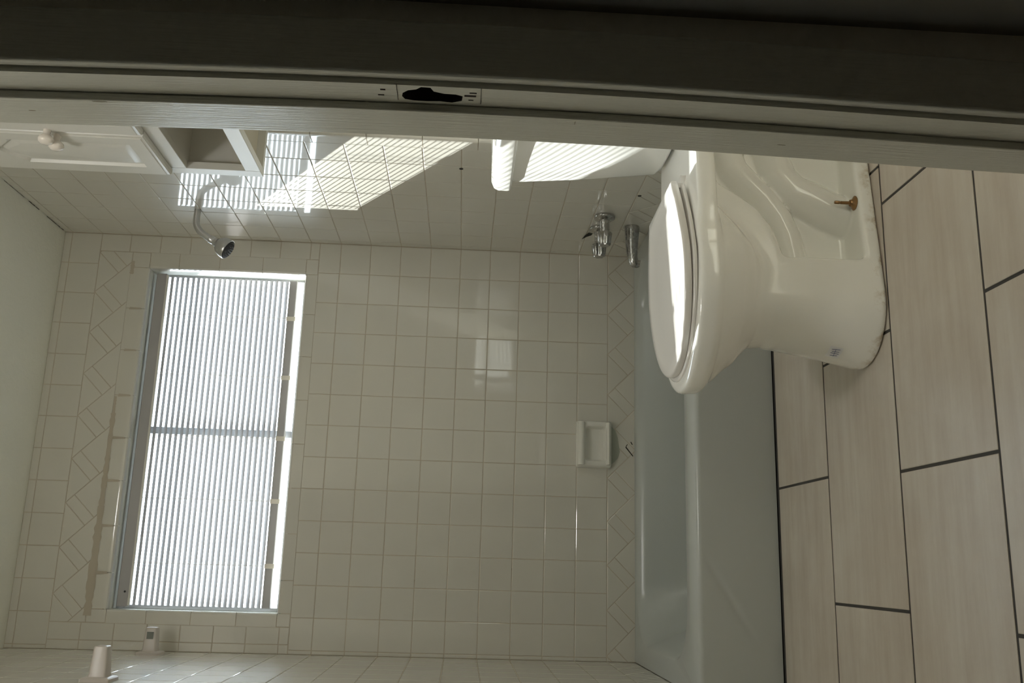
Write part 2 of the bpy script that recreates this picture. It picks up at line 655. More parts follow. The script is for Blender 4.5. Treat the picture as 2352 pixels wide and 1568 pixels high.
# ---- ceiling, floor ------------------------------------------------------
cb = MB().box((XL - .12, YF - .12, ZC), (.12, .13, ZC + .12))
tag(cb.build('ceiling', M['ceiling']), 'rough white painted ceiling over the tub', 'ceiling', kind='structure')
TUBF = -.869
fb = MB().box((XL - .02, YF - .12, -.25), (.02, TUBF + .03, -.0018)).box((XL - .02, TUBF + .03, -.25), (.02, .13, -.20))
floor = fb.build('floor', M['floor_grout'])
tag(floor, 'floor of large beige streaked tiles with dark grey grout', 'floor', kind='structure')
ft = MB()
rows = [(TUBF - .005, -1.2096, [0.02, -.39, -.924, XL - .02]), (-1.2096, -1.557, [.02, -.321, -.668, -1.200, XL - .02]),
        (-1.557, -1.887, [.02, -.405, -.945, XL - .02]), (-1.887, -2.215, [.02, -.15, -.688, -1.217, XL - .02]),
        (-2.215, YF - .12, [.02, -.42, -.95, XL - .02])]
GAP_OLD = GAP
GAP = 0.0062
flat_at = lambda p, q, h: (p, q, h)
for y0, y1, js in rows:
    for a, b in zip(js[:-1], js[1:]):
        tile(ft, rect(b, a, y1, y0), flat_at, 0.0004)
GAP = GAP_OLD
ft.build('floor_tile', M['floor'], floor, smooth=True, angle=14)

# ---- front wall with the doorway, and the dark hall behind it -------------
JX, JXL = -.690, -1.475           # faces of the two jambs
YH = -2.456                      # hall side of the front wall
wf = MB()
wf.box((JX + .02, YH, 0), (.12, YF, ZC), M['wall'])
wf.box((XL - .12, YH, 2.06), (JX + .02, YF, ZC), M['wall'])
wall_front = wf.build('wall_front')
tag(wall_front, 'painted front wall around the bathroom doorway', 'wall', kind='structure')
HX0, HY0 = -2.4, -4.6
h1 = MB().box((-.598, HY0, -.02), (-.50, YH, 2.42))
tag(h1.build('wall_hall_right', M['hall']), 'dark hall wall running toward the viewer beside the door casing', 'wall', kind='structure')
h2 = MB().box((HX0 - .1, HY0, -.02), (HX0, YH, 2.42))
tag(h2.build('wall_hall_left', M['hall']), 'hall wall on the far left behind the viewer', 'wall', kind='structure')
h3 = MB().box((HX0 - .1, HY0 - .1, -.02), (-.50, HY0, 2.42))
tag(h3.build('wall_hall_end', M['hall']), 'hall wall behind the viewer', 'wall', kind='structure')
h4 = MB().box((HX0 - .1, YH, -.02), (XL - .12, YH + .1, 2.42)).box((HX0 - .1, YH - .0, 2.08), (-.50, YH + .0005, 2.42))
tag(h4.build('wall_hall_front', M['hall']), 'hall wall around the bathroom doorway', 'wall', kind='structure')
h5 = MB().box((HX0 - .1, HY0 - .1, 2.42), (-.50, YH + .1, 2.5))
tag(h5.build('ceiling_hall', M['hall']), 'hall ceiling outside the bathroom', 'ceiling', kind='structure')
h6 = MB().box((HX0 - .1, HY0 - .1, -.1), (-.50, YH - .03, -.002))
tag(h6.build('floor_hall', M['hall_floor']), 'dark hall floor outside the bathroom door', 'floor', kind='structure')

door = empty('door_1', (JX, YH, 0))
tag(door, 'painted door frame seen up close with an empty strike plate mortise', 'door frame', kind='structure')
door.location = (0, 0, 0)
SX = JX - .0085                  # face of the door stop
# jamb face with a ragged strike mortise cut into it
YJ0, YJ1 = YH, -2.364
mort = [(-2.4485, .885), (-2.4460, .893), (-2.4405, .8985), (-2.434, .8995), (-2.4285, .897), (-2.4262, .888), (-2.4258, .875),
        (-2.4270, .862), (-2.4255, .850), (-2.4300, .8405), (-2.4390, .8395), (-2.4420, .8465), (-2.4425, .858), (-2.4460, .868), (-2.4530, .871), (-2.4535, .880)]
bmj = bmesh.new()
outer = [(YJ0, -.0), (YJ1, -.0), (YJ1, 2.06), (YJ0, 2.06)]
vo = [bmj.verts.new((JX, y, z)) for y, z in outer]
vi = [bmj.verts.new((JX, y, z)) for y, z in mort]
eo = [bmj.edges.new((vo[i], vo[(i + 1) % 4])) for i in range(4)]
ei = [bmj.edges.new((vi[i], vi[(i + 1) % len(vi)])) for i in range(len(vi))]
bmesh.ops.triangle_fill(bmj, use_beauty=True, use_dissolve=False, edges=eo + ei)
# sides of the jamb board
vb = [bmj.verts.new((JX + .0195, y, z)) for y, z in outer]
for i in range(4):
    bmj.faces.new((vo[i], vo[(i + 1) % 4], vb[(i + 1) % 4], vb[i]))
# mortise walls and bottom
vd = [bmj.verts.new((JX + .0185, y, z)) for y, z in mort]
mf = []
for i in range(len(vi)):
    j = (i + 1) % len(vi)
    mf.append(bmj.faces.new((vi[i], vi[j], vd[j], vd[i])))
mf.append(bmj.faces.new(vd))
for f in mf:
    f.material_index = 1
bmesh.ops.recalc_face_normals(bmj, faces=bmj.faces)
mej = bpy.data.meshes.new('jamb')
bmj.to_mesh(mej); bmj.free()
mej.materials.append(M['trim']); mej.materials.append(M['mud'])
link('jamb', mej, door)
# inlet outline of the missing strike plate and small chips
ol = MB()
ol.box((JX - .0003, -2.4560, .8215), (JX + .001, -2.4255, .8220)); ol.box((JX - .0003, -2.4560, .9035), (JX + .001, -2.4262, .9040))
for y0, y1, z0, z1 in ((-2.4475, -2.4455, .826, .833), (-2.442, -2.439, .8265, .838), (-2.4330, -2.4315, .829, .834), (-2.447, -2.4445, .915, .920), (-2.436, -2.434, .917, .923)):
    ol.box((JX - .0003, y0, z0), (JX + .001, y1, z1))
ol.build('strike_plate_outline', M['mud'], door)
st = MB().box((SX, -2.4205, 0), (JX, -2.364, 2.05))
st.build('stop', M['trim'], door, bevel=.0016, seg=3)
# old chips and scratches in the paint of the stop
for y_, z_, a_, b_ in ((-2.4175, 1.197, .0016, .008), (-2.394, 1.272, .0010, .004), (-2.412, .725, .0035, .0008), (-2.393, .505, .0008, .005)):
    pc = MB()
    pc.lathe([(0, 1.0), (.3, .8), (.35, .1)], (0, 0, 0), (-1, 0, 0), 9, lobes=lambda t, s: .8 + .4 * rnd.random())
    pc.v = [(SX + x * .0008, y_ + y * a_, z_ + z * b_) for x, y, z in pc.v]
    pc.build('paint_chip', M['chip'], door)
# casing on the hall side, reveal 5 mm, slightly eased inner edge
cs = MB().box((JX + .0052, -2.4685, 0), (JX + .063, YH, 2.12))
cs.build('casing', M['trim'], door, bevel=.0035, seg=4)
def bow(o):
    """the old frame is slightly bowed: its ends lean into the opening"""
    bm = bmesh.new(); bm.from_mesh(o.data)
    for k in range(1, 34):
        g = bm.verts[:] + bm.edges[:] + bm.faces[:]
        bmesh.ops.bisect_plane(bm, geom=g, dist=1e-6, plane_co=(0, 0, .06 * k), plane_no=(0, 0, 1))
    for v in bm.verts:
        q = ((v.co.z - .80) / .45) ** 2
        v.co.x += .0012 - .0085 * (1.35 * math.tanh(q / 1.35))
    bm.to_mesh(o.data); bm.free()


for o_ in door.children:
    bow(o_)
hd = MB().box((JXL - .02, YH, 2.06), (JX, YF, 2.08)).box((JXL - .02, YH, 0), (JXL, YF, 2.06))
hd.build('head_and_far_jamb', M['trim'], door)

# ------------------------------------------------------------------ window behind the blind
win = empty('window_1')
tag(win, 'aluminium sliding window above the tub, bright daylight outside', 'window', kind='structure')
YW = .085
fr = MB()
fr.box((WX0, YW, WZ0), (WX1, YW + .04, WZ0 + .018)); fr.box((WX0, YW, WZ1 - .03), (WX1, YW + .04, WZ1))
fr.box((WX0, YW, WZ0 + .018), (WX0 + .012, YW + .04, WZ1 - .03)); fr.box((WX1 - .006, YW, WZ0 + .018), (WX1, YW + .04, WZ1 - .03))
fr.build('window_frame', M['alu'], win, bevel=.001)
ms = MB().box((-.715, YW + .004, WZ0 + .02), (-.690, YW + .03, WZ1 - .02))
ms.build('meeting_stile', M['alu'], win, bevel=.001)
MB().box((WX0 + .015, YW + .022, WZ0 + .02), (-.70, YW + .025, WZ1 - .02)).build('pane', M['glass'], win)
MB().box((-.70, YW + .012, WZ0 + .02), (WX1 - .01, YW + .015, WZ1 - .02)).build('pane', M['glass'], win)
gr = MB().box((-8, .14, -.45), (7, 12, -.40))
tag(gr.build('ground', M['ground']), 'pale ground outside the bathroom window', 'ground', kind='structure')

ev = MB().box((-3.2, .13, 2.215), (1.6, .60, 2.33))
tag(ev.build('roof_eave', M['alu_dull']), 'roof overhang outside above the bathroom window', 'roof', kind='structure')

# ------------------------------------------------------------------ mini blind
BL0, BL1, BY = -1.306, -.139, .047
blind = empty('mini_blind', ((BL0 + BL1) / 2, BY, WZ0))
tag(blind, 'white metal mini blind with open slats hanging in the tiled window above the tub', 'blind')


def bpart(mb, name, mat, parent=None, **kw):
    o = mb.build(name, mat, parent or blind, **kw)
    if parent is None:
        o.matrix_parent_inverse = Matrix.Translation(-Vector(blind.location))
    return o


bpart(MB().box((BL0 - .004, BY - .014, 1.940), (BL1 + .006, BY + .014, 1.977)), 'head_rail', M['rail'], bevel=.002)
bpart(MB().box((BL0, BY - .0165, 1.9335), (BL1, BY - .0135, 1.9405)), 'valance_strip', M['cord'])
bpart(MB().lathe([(0, .0035), (.002, .003)], (BL0 + .045, BY - .014, 1.954), (0, -1, 0), 12), 'rail_hole', M['rubber'])
TILT = math.radians(42)
PITCH = .0190
NS = 23
slat_me = None
for i in range(NS):
    zc = 1.9235 - i * PITCH
    if slat_me is None:
        sb = MB()
        n = 8
        rings = []
        for x in np.linspace(BL0, BL1, 13):
            ring = []
            for s_, off in ((1, .00018), (-1, -.00018)):
                for k in (range(n + 1) if s_ == 1 else range(n, -1, -1)):
                    w = -.0120 + .024 * k / n
                    c = .0016 * (1 - (w / .0125) ** 2) + off
                    ring.append((x - (BL0 + BL1) / 2, w * math.cos(TILT) - c * math.sin(TILT), w * math.sin(TILT) + c * math.cos(TILT)))
            rings.append(ring)
        sb.loft(rings, True, True)
        o = sb.build('slat', M['slat'], blind, smooth=True, angle=60)
        slat_me = o.data
    else:
        o = bpy.data.objects.new('slat', slat_me)
        COL.objects.link(o)
        o.parent = blind
    o.location = (0, 0, zc - WZ0)
    o.rotation_euler = (0, rnd.gauss(0, .0008), 0)
bpart(MB().box((BL0, BY - .012, 1.4650), (BL1, BY + .012, 1.4935)), 'bottom_rail', M['rail'], bevel=.003, seg=3)
for xc in (-.285, -.505, -.725, -.945, -1.165):
    cm = MB()
    for dy in (-.0128, .0128):
        cm.tube([(xc, BY + dy, 1.945), (xc, BY + dy, 1.470)], .0007, 6)
    for i in range(NS):
        z = 1.9235 - i * PITCH
        cm.tube([(xc, BY - .0125, z - .0066), (xc, BY + .0125, z + .0050)], .0005, 5)
    bpart(cm, 'ladder_cord', M['cord'])
    bpart(MB().box((xc - .008, BY - .0145, 1.462), (xc + .008, BY - .011, 1.495)), 'cord_clip', M['plastic'], bevel=.0012)

# ------------------------------------------------------------------ bathtub
def rrect(x0, x1, y0, y1, r, z, n=10):
    pts = []
    for cx, cy, a0 in ((x1 - r, y0 + r, -90), (x1 - r, y1 - r, 0), (x0 + r, y1 - r, 90), (x0 + r, y0 + r, 180)):
        for k in range(n + 1):
            a = math.radians(a0 + 90 * k / n)
            pts.append((cx + r * math.cos(a), cy + r * math.sin(a), z))
    return pts


tub = empty('bathtub', (XL / 2, TUBF / 2, 0))
tag(tub, 'white enamelled bathtub built in below the tiled window wall', 'bathtub')
inv = Matrix.Translation(-Vector(tub.location))
X0, X1, Y0, Y1 = XL + .001, -.001, TUBF, -.001
tm = MB()
rings = [rrect(X0, X1, Y0 + .006, Y1, .004, RIM - .045), rrect(X0, X1, Y0, Y1, .004, RIM - .014), rrect(X0, X1, Y0 + .002, Y1, .004, RIM - .006),
         rrect(X0 + .001, X1 - .001, Y0 + .009, Y1 - .001, .008, RIM),
         rrect(-1.385, -.075, -.758, -.040, .165, RIM), rrect(-1.382, -.078, -.753, -.044, .165, RIM - .002),
         rrect(-1.376, -.084, -.748, -.050, .165, RIM - .008), rrect(-1.365, -.090, -.742, -.060, .165, RIM - .03),
         rrect(-1.30, -.105, -.72, -.080, .16, RIM - .18), rrect(-1.24, -.12, -.70, -.10, .15, RIM - .28),
         rrect(-1.19, -.15, -.66, -.14, .13, RIM - .325), rrect(-1.05, -.25, -.55, -.25, .10, RIM - .33)]
tm.loft(rings, False, True)
basin = tm.build('basin', M['tub'], tub, smooth=True, angle=50)
basin.matrix_parent_inverse = inv
ap = MB()
nx, nz = 150, 40
vs_, fs = [], []
for j in range(nz + 1):
    z = (RIM - .016) * (1 - j / nz) + .002
    for i in range(nx + 1):
        x = X0 + (X1 - X0) * i / nx
        d = 0.006 * (j / nz)
        for (xa, za, xb, zb) in ((-1.09, .205, -1.30, .075), (-.36, .205, -.15, .075)):
            L = math.hypot(xb - xa, zb - za)
            t = ((x - xa) * (xb - xa) + (z - za) * (zb - za)) / L / L
            e = ((x - xa) * (zb - za) - (z - za) * (xb - xa)) / L
            fade = max(0, min(1, t * 4)) * max(0, min(1, (1.15 - t) * 2))
            d += .0030 * fade * math.exp(-(e / .007) ** 2)
        vs_.append((x, Y0 + d, z))
W_ = nx + 1
for j in range(nz):
    for i in range(nx):
        fs.append((j * W_ + i, j * W_ + i + 1, (j + 1) * W_ + i + 1, (j + 1) * W_ + i))
ap.add(vs_, fs)
apo = ap.build('apron', M['tub'], tub, smooth=True, angle=60)
apo.matrix_parent_inverse = inv
apo['label'] = 'plain white apron front with a faint diagonal crease'

# ------------------------------------------------------------------ toilet (signed distance field -> surface nets)
TY, TH = -1.428, .055


def smin(a, b, k):
    h = np.clip(0.5 + 0.5 * (b - a) / k, 0, 1)
    return b + (a - b) * h - k * h * (1 - h)


def smax(a, b, k):
    return -smin(-a, -b, k)


def egg(U, V, c, ut, ub, W):
    a = np.where(U > c, ut - c, c - ub)
    q = np.sqrt(((U - c) / a) ** 2 + (V / W) ** 2 + 1e-12)
    g = np.sqrt(((U - c) / a ** 2) ** 2 + (V / W ** 2) ** 2 + 1e-9)
    return (q - 1) * q / g if False else (q - 1) * np.minimum(q / np.maximum(g, 1e-6), W) 


def surface_nets(F, org, h):
    nx, ny, nz = F.shape
    S = F < 0
    idx = -np.ones((nx - 1, ny - 1, nz - 1), int)
    acc = np.zeros((nx - 1, ny - 1, nz - 1, 3)); cnt = np.zeros((nx - 1, ny - 1, nz - 1))
    corners = [(i, j, k) for i in (0, 1) for j in (0, 1) for k in (0, 1)]
    sl = lambda c: (slice(c[0], nx - 1 + c[0]), slice(c[1], ny - 1 + c[1]), slice(c[2], nz - 1 + c[2]))
    for a in corners:
        for ax_ in range(3):
            if a[ax_] == 0:
                b = list(a); b[ax_] = 1
                fa, fb = F[sl(a)], F[sl(b)]
                m = (fa < 0) != (fb < 0)
                t = np.where(m, fa / np.where(m, fa - fb, 1), 0)
                p = np.zeros(m.shape + (3,))
                for q in range(3):
                    p[..., q] = a[q]
                p[..., ax_] = t
                acc += np.where(m[..., None], p, 0); cnt += m
    act = cnt > 0
    idx[act] = np.arange(act.sum())
    pos = acc[act] / cnt[act][:, None] + np.argwhere(act)
    V = pos * h + np.array(org)
    quads = []
    for ax_ in range(3):
        o1, o2 = [(1, 2), (2, 0), (0, 1)][ax_]
        lo = [slice(None)] * 3; hi = [slice(None)] * 3
        lo[ax_] = slice(0, F.shape[ax_] - 1); hi[ax_] = slice(1, F.shape[ax_])
        m = S[tuple(lo)] != S[tuple(hi)]
        flip = S[tuple(lo)]
        P = np.argwhere(m)
        ok = (P[:, o1] > 0) & (P[:, o2] > 0) & (P[:, o1] < F.shape[o1] - 1) & (P[:, o2] < F.shape[o2] - 1)
        P = P[ok]
        fl = flip[tuple(P.T)]
        def cell(d1, d2):
            Q = P.copy(); Q[:, o1] += d1; Q[:, o2] += d2
            return idx[tuple(Q.T)]
        a, b, c, d = cell(-1, -1), cell(0, -1), cell(0, 0), cell(-1, 0)
        q = np.stack([a, b, c, d], 1)
        q[~fl] = q[~fl][:, ::-1]
        quads.append(q)
    return V, np.concatenate(quads)


def relax(V, Q, it, lam=0.5):
    E = np.concatenate([Q[:, [0, 1]], Q[:, [1, 2]], Q[:, [2, 3]], Q[:, [3, 0]]])
    for k in range(it * 2):
        acc = np.zeros_like(V); n = np.zeros(len(V))
        np.add.at(acc, E[:, 0], V[E[:, 1]]); np.add.at(acc, E[:, 1], V[E[:, 0]])
        np.add.at(n, E[:, 0], 1); np.add.at(n, E[:, 1], 1)
        V = V + (acc / n[:, None] - V) * (lam if k % 2 == 0 else -lam * 0.9)
    return V


def toilet_field():
    h = .0042
    u = np.arange(.02, .82, h); v = np.arange(-.215, .2151, h); z = np.arange(-.02, .41, h)
    U, V, Z = np.meshgrid(u, v, z, indexing='ij')
    tz = [0, .02, .09, .165, .22, .25, .27, .295, .33, .36, .39]
    ut = np.interp(Z, tz, [.724, .722, .706, .692, .680, .684, .704, .732, .764, .782, .785])
    # pedestal: stadium with a tapered back
    Wp = np.interp(Z, [0, .02, .1, .25, .35], [.118, .116, .111, .108, .105])
    wb_ = np.interp(U, [.05, .30, .60], [.70, .80, 1.0]) * Wp
    frontd = np.sqrt(np.maximum(U - .60, 0) ** 2 / (np.minimum(ut, .724) - .60) ** 2 + (V / Wp) ** 2 + 1e-9)
    ped2 = np.where(U > .60, (frontd - 1) * Wp, np.abs(V) - wb_)
    ped2 = np.maximum(ped2, .07 - U)
    ped = smax(ped2, np.maximum(-Z, Z - .35), .012)
    ztop = np.interp(U, [.20, .30, .33, .364, .392, .42, .459, .502, .54], [.335, .345, .340, .318, .276, .243, .217, .203, .196])
    pocket = smax(smax(U - .524, np.maximum(.033 - Z, Z - ztop), .012), np.maximum(.011 - np.abs(V), .13 - U), .012)
    ped = smax(ped, -pocket, .009)
    # bowl
    Wb = np.interp(Z, tz, [.05, .05, .05, .06, .085, .112, .137, .156, .173, .180, .180])
    ub = np.interp(Z, [.20, .25, .27, .30, .345, .39], [.50, .475, .455, .42, .37, .34])
    bd = egg(U, V, .565, ut, ub, Wb)
    bowl = smax(bd, np.maximum(.20 - Z, Z - .389), .012)
    # deck behind the bowl and the tank shelf
    wd = np.interp(U, [.02, .24, .36, .46], [.135, .160, .172, .178])
    deck = smax(np.abs(V) - wd, np.maximum(.04 - U, U - .52), .02)
    deck = smax(deck, np.maximum(.349 - Z, Z - .388), .011)
    rim = smax(egg(U, V, .565, .786, .34, .182), np.maximum(.346 - Z, Z - .389), .012)
    F = smin(bowl, ped, .016)
    F = smin(F, deck, .012)
    F = smin(F, rim, .010)
    # trapway
    path = [(.56, .150), (.50, .152), (.45, .160), (.405, .178), (.365, .205), (.33, .238), (.295, .268), (.255, .280), (.215, .262), (.205, .225),
            (.235, .192), (.28, .176), (.315, .168), (.345, .143), (.358, .108), (.378, .072), (.392, .040), (.398, .015)]
    rad = [.036] * 8 + [.038] * 3 + [.041, .044, .045, .046, .046, .047, .048]
    T = np.full(F.shape, 9.0)
    for (a, b, ra, rb) in zip(path[:-1], path[1:], rad[:-1], rad[1:]):
        dx, dz = b[0] - a[0], b[1] - a[1]
        t = np.clip(((U - a[0]) * dx + (Z - a[1]) * dz) / (dx * dx + dz * dz), 0, 1)
        dd = np.sqrt((U - a[0] - t * dx) ** 2 + (Z - a[1] - t * dz) ** 2 + (V / 1.32) ** 2) - (ra + (rb - ra) * t)
        T = np.minimum(T, dd)
    T = np.maximum(T, Z - .35)
    T = np.maximum(T, .002 - Z)
    F = smin(F, T, .004)
    F = np.maximum(F, -Z)
    return F, (.02, -.215, -.02), h


F, org, hh = toilet_field()
VT, QT = surface_nets(F, org, hh)
VT = relax(VT, QT, 3)
VT[:, 2] = np.maximum(VT[:, 2], 0.0003)
VT[:, 0] = .36 - VT[:, 0]              # local frame: -x forward
toilet = empty('toilet', (-.36, TY, 0), TH)
tag(toilet, 'white two-piece toilet with its lid down in front of the tub', 'toilet')
me = bpy.data.meshes.new('bowl')
me.from_pydata(VT.tolist(), [], QT[:, ::-1].tolist())
me.materials.append(M['china_base'])
bm = bmesh.new(); bm.from_mesh(me)
bmesh.ops.recalc_face_normals(bm, faces=bm.faces)
bowl_tree = BVHTree.FromBMesh(bm)
bm.to_mesh(me); bm.free()
bowl_o = link('bowl', me, toilet, smooth=True, angle=75)
bowl_o['label'] = 'white china bowl with the trapway showing in its open side'


def eggline(u0, u1, um, W, wb, pw, n=26):
    """closed outline (u, v): straight back at u0, rounded tip at u1"""
    t = np.linspace(0, PI / 2, n)
    fu, fw = um + (u1 - um) * np.sin(t), W * np.cos(t) ** 0.98
    s = np.linspace(0, 1, n // 2)
    bu = u0 + (um - u0) * s
    bw = wb + (W - wb) * (1 - (1 - s) ** pw)
    up_ = list(zip(bu, bw)) + list(zip(fu[1:], fw[1:]))
    return up_ + [(a, -b) for a, b in up_[::-1][1:]]


def scale_line(L, d, c=(.56, 0)):
    out = []
    for (a, b) in L:
        r = math.hypot(a - c[0], b)
        k = (r - d) / r
        out.append((c[0] + (a - c[0]) * k, b * k))
    return out


T3 = lambda L, z, k=0.0: [(.36 - a, b, z - k * (a - .55)) for a, b in L]
TS = lambda L, z: T3(L, z, .026)
TL = lambda L, z: T3(L, z - .0005, .045)
so = eggline(.378, .763, .550, .1735, .112, 1.55)
si = scale_line(so, .062)
sm = MB()
sm.loft([TS(si, .393), TS(scale_line(so, .004), .393), TS(so, .396), TS(so, .3995), TS(scale_line(so, .003), .4015), TS(scale_line(so, .058), .4015), TS(si, .399), TS(si, .393)], False, False)
so_ = sm.build('seat', M['seat'], toilet, smooth=True, angle=60)
lo_ = eggline(.374, .755, .547, .1695, .110, 1.55)
lm = MB()
lm.loft([TL(scale_line(lo_, .012), .4055), TL(scale_line(lo_, .002), .4055), TL(lo_, .4075), TL(lo_, .4160), TL(scale_line(lo_, .002), .4190), TL(scale_line(lo_, .006), .4205),
         TL(scale_line(lo_, .028), .4212), TL(scale_line(lo_, .034), .4206), TL(scale_line(lo_, .10), .4210)], True, True)
lid = lm.build('lid', M['seat'], toilet, smooth=True, angle=60)
lid['label'] = 'closed white plastic lid'
for s in (-1, 1):
    hb = MB().box((.36 - .374, s * .066 - .015, .3870), (.36 - .344, s * .066 + .015, .3990))
    ho = hb.build('hinge', M['seat'], toilet, bevel=.002)
    kn = MB().lathe([(0, .0055), (.022, .0055)], (.36 - .380, s * .094 - .011, .4075), (0, 1, 0), 18)
    kn.build('hinge_pin', M['seat'], ho, smooth=True)


def tank_ring(w, f, b, z, r=.035, bow=.018, n=10):
    """rounded rectangle with a bowed front; f front u, b back u"""
    pts = []
    for cu, cv, a0 in ((f - r, -w + r, -90), (f - r, w - r, 0), (b + .02, w - .02, 90), (b + .02, -w + .02, 180)):
        rr = r if cu == f - r else .02
        for k in range(n + 1):
            a = math.radians(a0 + 90 * k / n)
            pts.append([cu + rr * math.cos(a), cv + rr * math.sin(a)])
    # insert front points
    fr_ = [[f, -w + r + (2 * w - 2 * r) * k / 13] for k in range(1, 13)]
    pts = pts[:n + 1] + fr_ + pts[n + 1:]
    out = []
    for a, c in pts:
        k = max(0, (a - b) / (f - b))
        a = a + bow * (1 - (c / w) ** 2) * k * k
        out.append((.36 - a, c, z))
    return out


tk = MB()
tk.loft([tank_ring(.145, .212, .05, .392, .05), tank_ring(.160, .222, .04, .396, .05), tank_ring(.170, .230, .035, .410, .045), tank_ring(.192, .238, .03, .56, .04), tank_ring(.210, .243, .027, .715, .038), tank_ring(.211, .243, .027, .738, .038)])
tank = tk.build('tank', M['china'], toilet, smooth=True, angle=60)
tk = MB()
tk.loft([tank_ring(.212, .250, .022, .737, .035), tank_ring(.220, .259, .018, .739, .035), tank_ring(.222, .262, .016, .745, .035), tank_ring(.222, .262, .016, .768, .035),
         tank_ring(.219, .258, .02, .779, .035), tank_ring(.208, .246, .028, .786, .035), tank_ring(.15, .19, .07, .789, .03)])
tk.build('tank_lid', M['china'], toilet, smooth=True, angle=60)
tk = MB()
tk.loft([tank_ring(.135, .205, .055, .386, .05), tank_ring(.135, .205, .055, .395, .05)])
tk.build('tank_gasket', M['rubber'], toilet, smooth=True)
# brass bolt standing on the side ledge without its nut
bl = MB()
bl.lathe([(0, .0150), (.0015, .0155), (.004, .012), (.006, .0085), (.008, .0075), (.0105, .0070), (.012, .0035), (.030, .0033), (.0305, .0026), (.032, .0026), (.0325, .0034), (.042, .0034), (.043, .0028)], (.36 - .389, -.0785, .0325), (0, 0, 1), 20)
blo = bl.build('floor_bolt', M['brass'], toilet, smooth=True, angle=35)
blo['label'] = 'brass closet bolt without a nut'
# little paper sticker low on the front of the foot
def on_bowl(v, z, out=.0006):
    h = bowl_tree.ray_cast(Vector((.36 - 1.1, v, z)), Vector((1, 0, 0)))
    return h[0] + Vector((-out, 0, 0))


stk = MB()
n = 6
g = [[on_bowl(-.052 + .036 * i / n, .070 + .026 * j / n) for i in range(n + 1)] for j in range(n + 1)]
stk.add([p for r in g for p in r], [(j * 7 + i, j * 7 + i + 1, j * 7 + i + 8, j * 7 + i + 7) for j in range(n) for i in range(n)])
sko = stk.build('sticker', M['sticker'], toilet)
ik = MB()
for k, (va, za, vb, zb) in enumerate(((-.047, .075, -.044, .091), (-.040, .075, -.038, .089), (-.034, .074, -.033, .090), (-.028, .075, -.024, .088), (-.046, .083, -.023, .081))):
    A, B = on_bowl(va, za, .0011), on_bowl(vb, zb, .0011)
    ik.tube([A, B], .0005, 6)
ik.build('blue_print', M['ink'], sko)

# ------------------------------------------------------------------ unseen fill light, added to brighten toilet, floor and door frame
cl = empty('added_fill_light', (-.92, -2.10, ZC))
tag(cl, 'added round fill light with a glowing dome, out of view near the doorway', 'fill light')
MB().lathe([(0, .150), (.018, .152), (.028, .146)], (0, 0, 0), (0, 0, -1), 40).build('fill_base', M['slat'], cl, smooth=True, angle=40)
opal = NT('fill_dome_glow')
opal.set(Base_Color=(.8, .8, .78, 1), Roughness=.3, Emission_Color=(1, .99, .96, 1), Emission_Strength=FILL_GLOW)
MB().lathe([(.026, .140), (.045, .138), (.070, .118), (.086, .080), (.094, .035), (.096, .002)], (0, 0, 0), (0, 0, -1), 40).build('fill_dome', opal.m, cl, smooth=True, angle=60)

# ------------------------------------------------------------------ shower head
sh = empty('shower_head', (0, -.284, 1.757))
tag(sh, 'chrome shower head on a bent arm from the right tiled wall', 'shower head')
inv = Matrix.Translation(-Vector(sh.location))
def spart(mb, name, mat, p=None, **kw):
    o = mb.build(name, mat, p or sh, **kw)
    if p is None:
        o.matrix_parent_inverse = inv
    return o
AX = Vector((-.50, 0, -.866)).normalized()
B0 = Vector((-.094, -.284, 1.717))
arm = smoothcurve([(.008, -.284, 1.757), (-.034, -.284, 1.758), (-.058, -.284, 1.754), (-.078, -.284, 1.740), tuple(B0), tuple(B0 + AX * .012)], 8)
spart(MB().tube(arm, .0112, 18), 'arm', M['satin'], smooth=True, angle=60)
spart(MB().lathe([(0, .0115), (.002, .0135), (.016, .0135), (.018, .0120), (.020, .0130), (.030, .0150), (.031, .0130), (.033, .0155), (.036, .0215), (.042, .0270), (.050, .0310), (.060, .0338), (.073, .0352), (.0755, .0342)],
      B0 + AX * .010, AX, 32), 'head', M['satin'], smooth=True, angle=40)
face = spart(MB().lathe([(0, .0328), (.003, .0325), (.005, .0298), (.0055, .001)], B0 + AX * .0838, AX, 32), 'spray_face', M['rubber'], smooth=True, angle=40)
nz_ = MB()
u_ = AX.orthogonal().normalized(); w_ = AX.cross(u_)
for ring_, cnt in ((.007, 5), (.0145, 10), (.0225, 15)):
    for k in range(cnt):
        a = 2 * PI * k / cnt
        p = B0 + AX * .0885 + (u_ * math.cos(a) + w_ * math.sin(a)) * ring_
        nz_.tube([p, p + AX * .004], [.0016, .0011], 7)
spart(nz_, 'spray_nozzles', M['rubber'])

# ------------------------------------------------------------------ tub taps and spout
def make_tap(y, z, label):
    t = empty('tub_tap', (0, y, z))
    tag(t, label, 'tap', 'tub taps on the right wall')
    MB().lathe([(0, .034), (.004, .0355), (.009, .0345), (.014, .026), (.017, .0165), (.018, .015)], (0, 0, 0), (-1, 0, 0), 32).build('flange', M['chrome'], t, smooth=True, angle=40)
    MB().lathe([(0.014, .0170), (.06, .0150), (.062, .012)], (0, 0, 0), (-1, 0, 0), 24).build('stem_sleeve', M['chrome'], t, smooth=True, angle=40)
    lob = lambda a, s: 1.0 - .22 * (0.5 + 0.5 * math.cos(6 * a)) ** 0.8
    MB().lathe([(.056, .012), (.057, .0230), (.063, .0255), (.100, .0210), (.104, .0190), (.105, .010), (.1035, .004)], (0, 0, 0), (-1, 0, 0), 60, lobes=lob).build('handle', M['chrome'], t, smooth=True, angle=32)
    return t


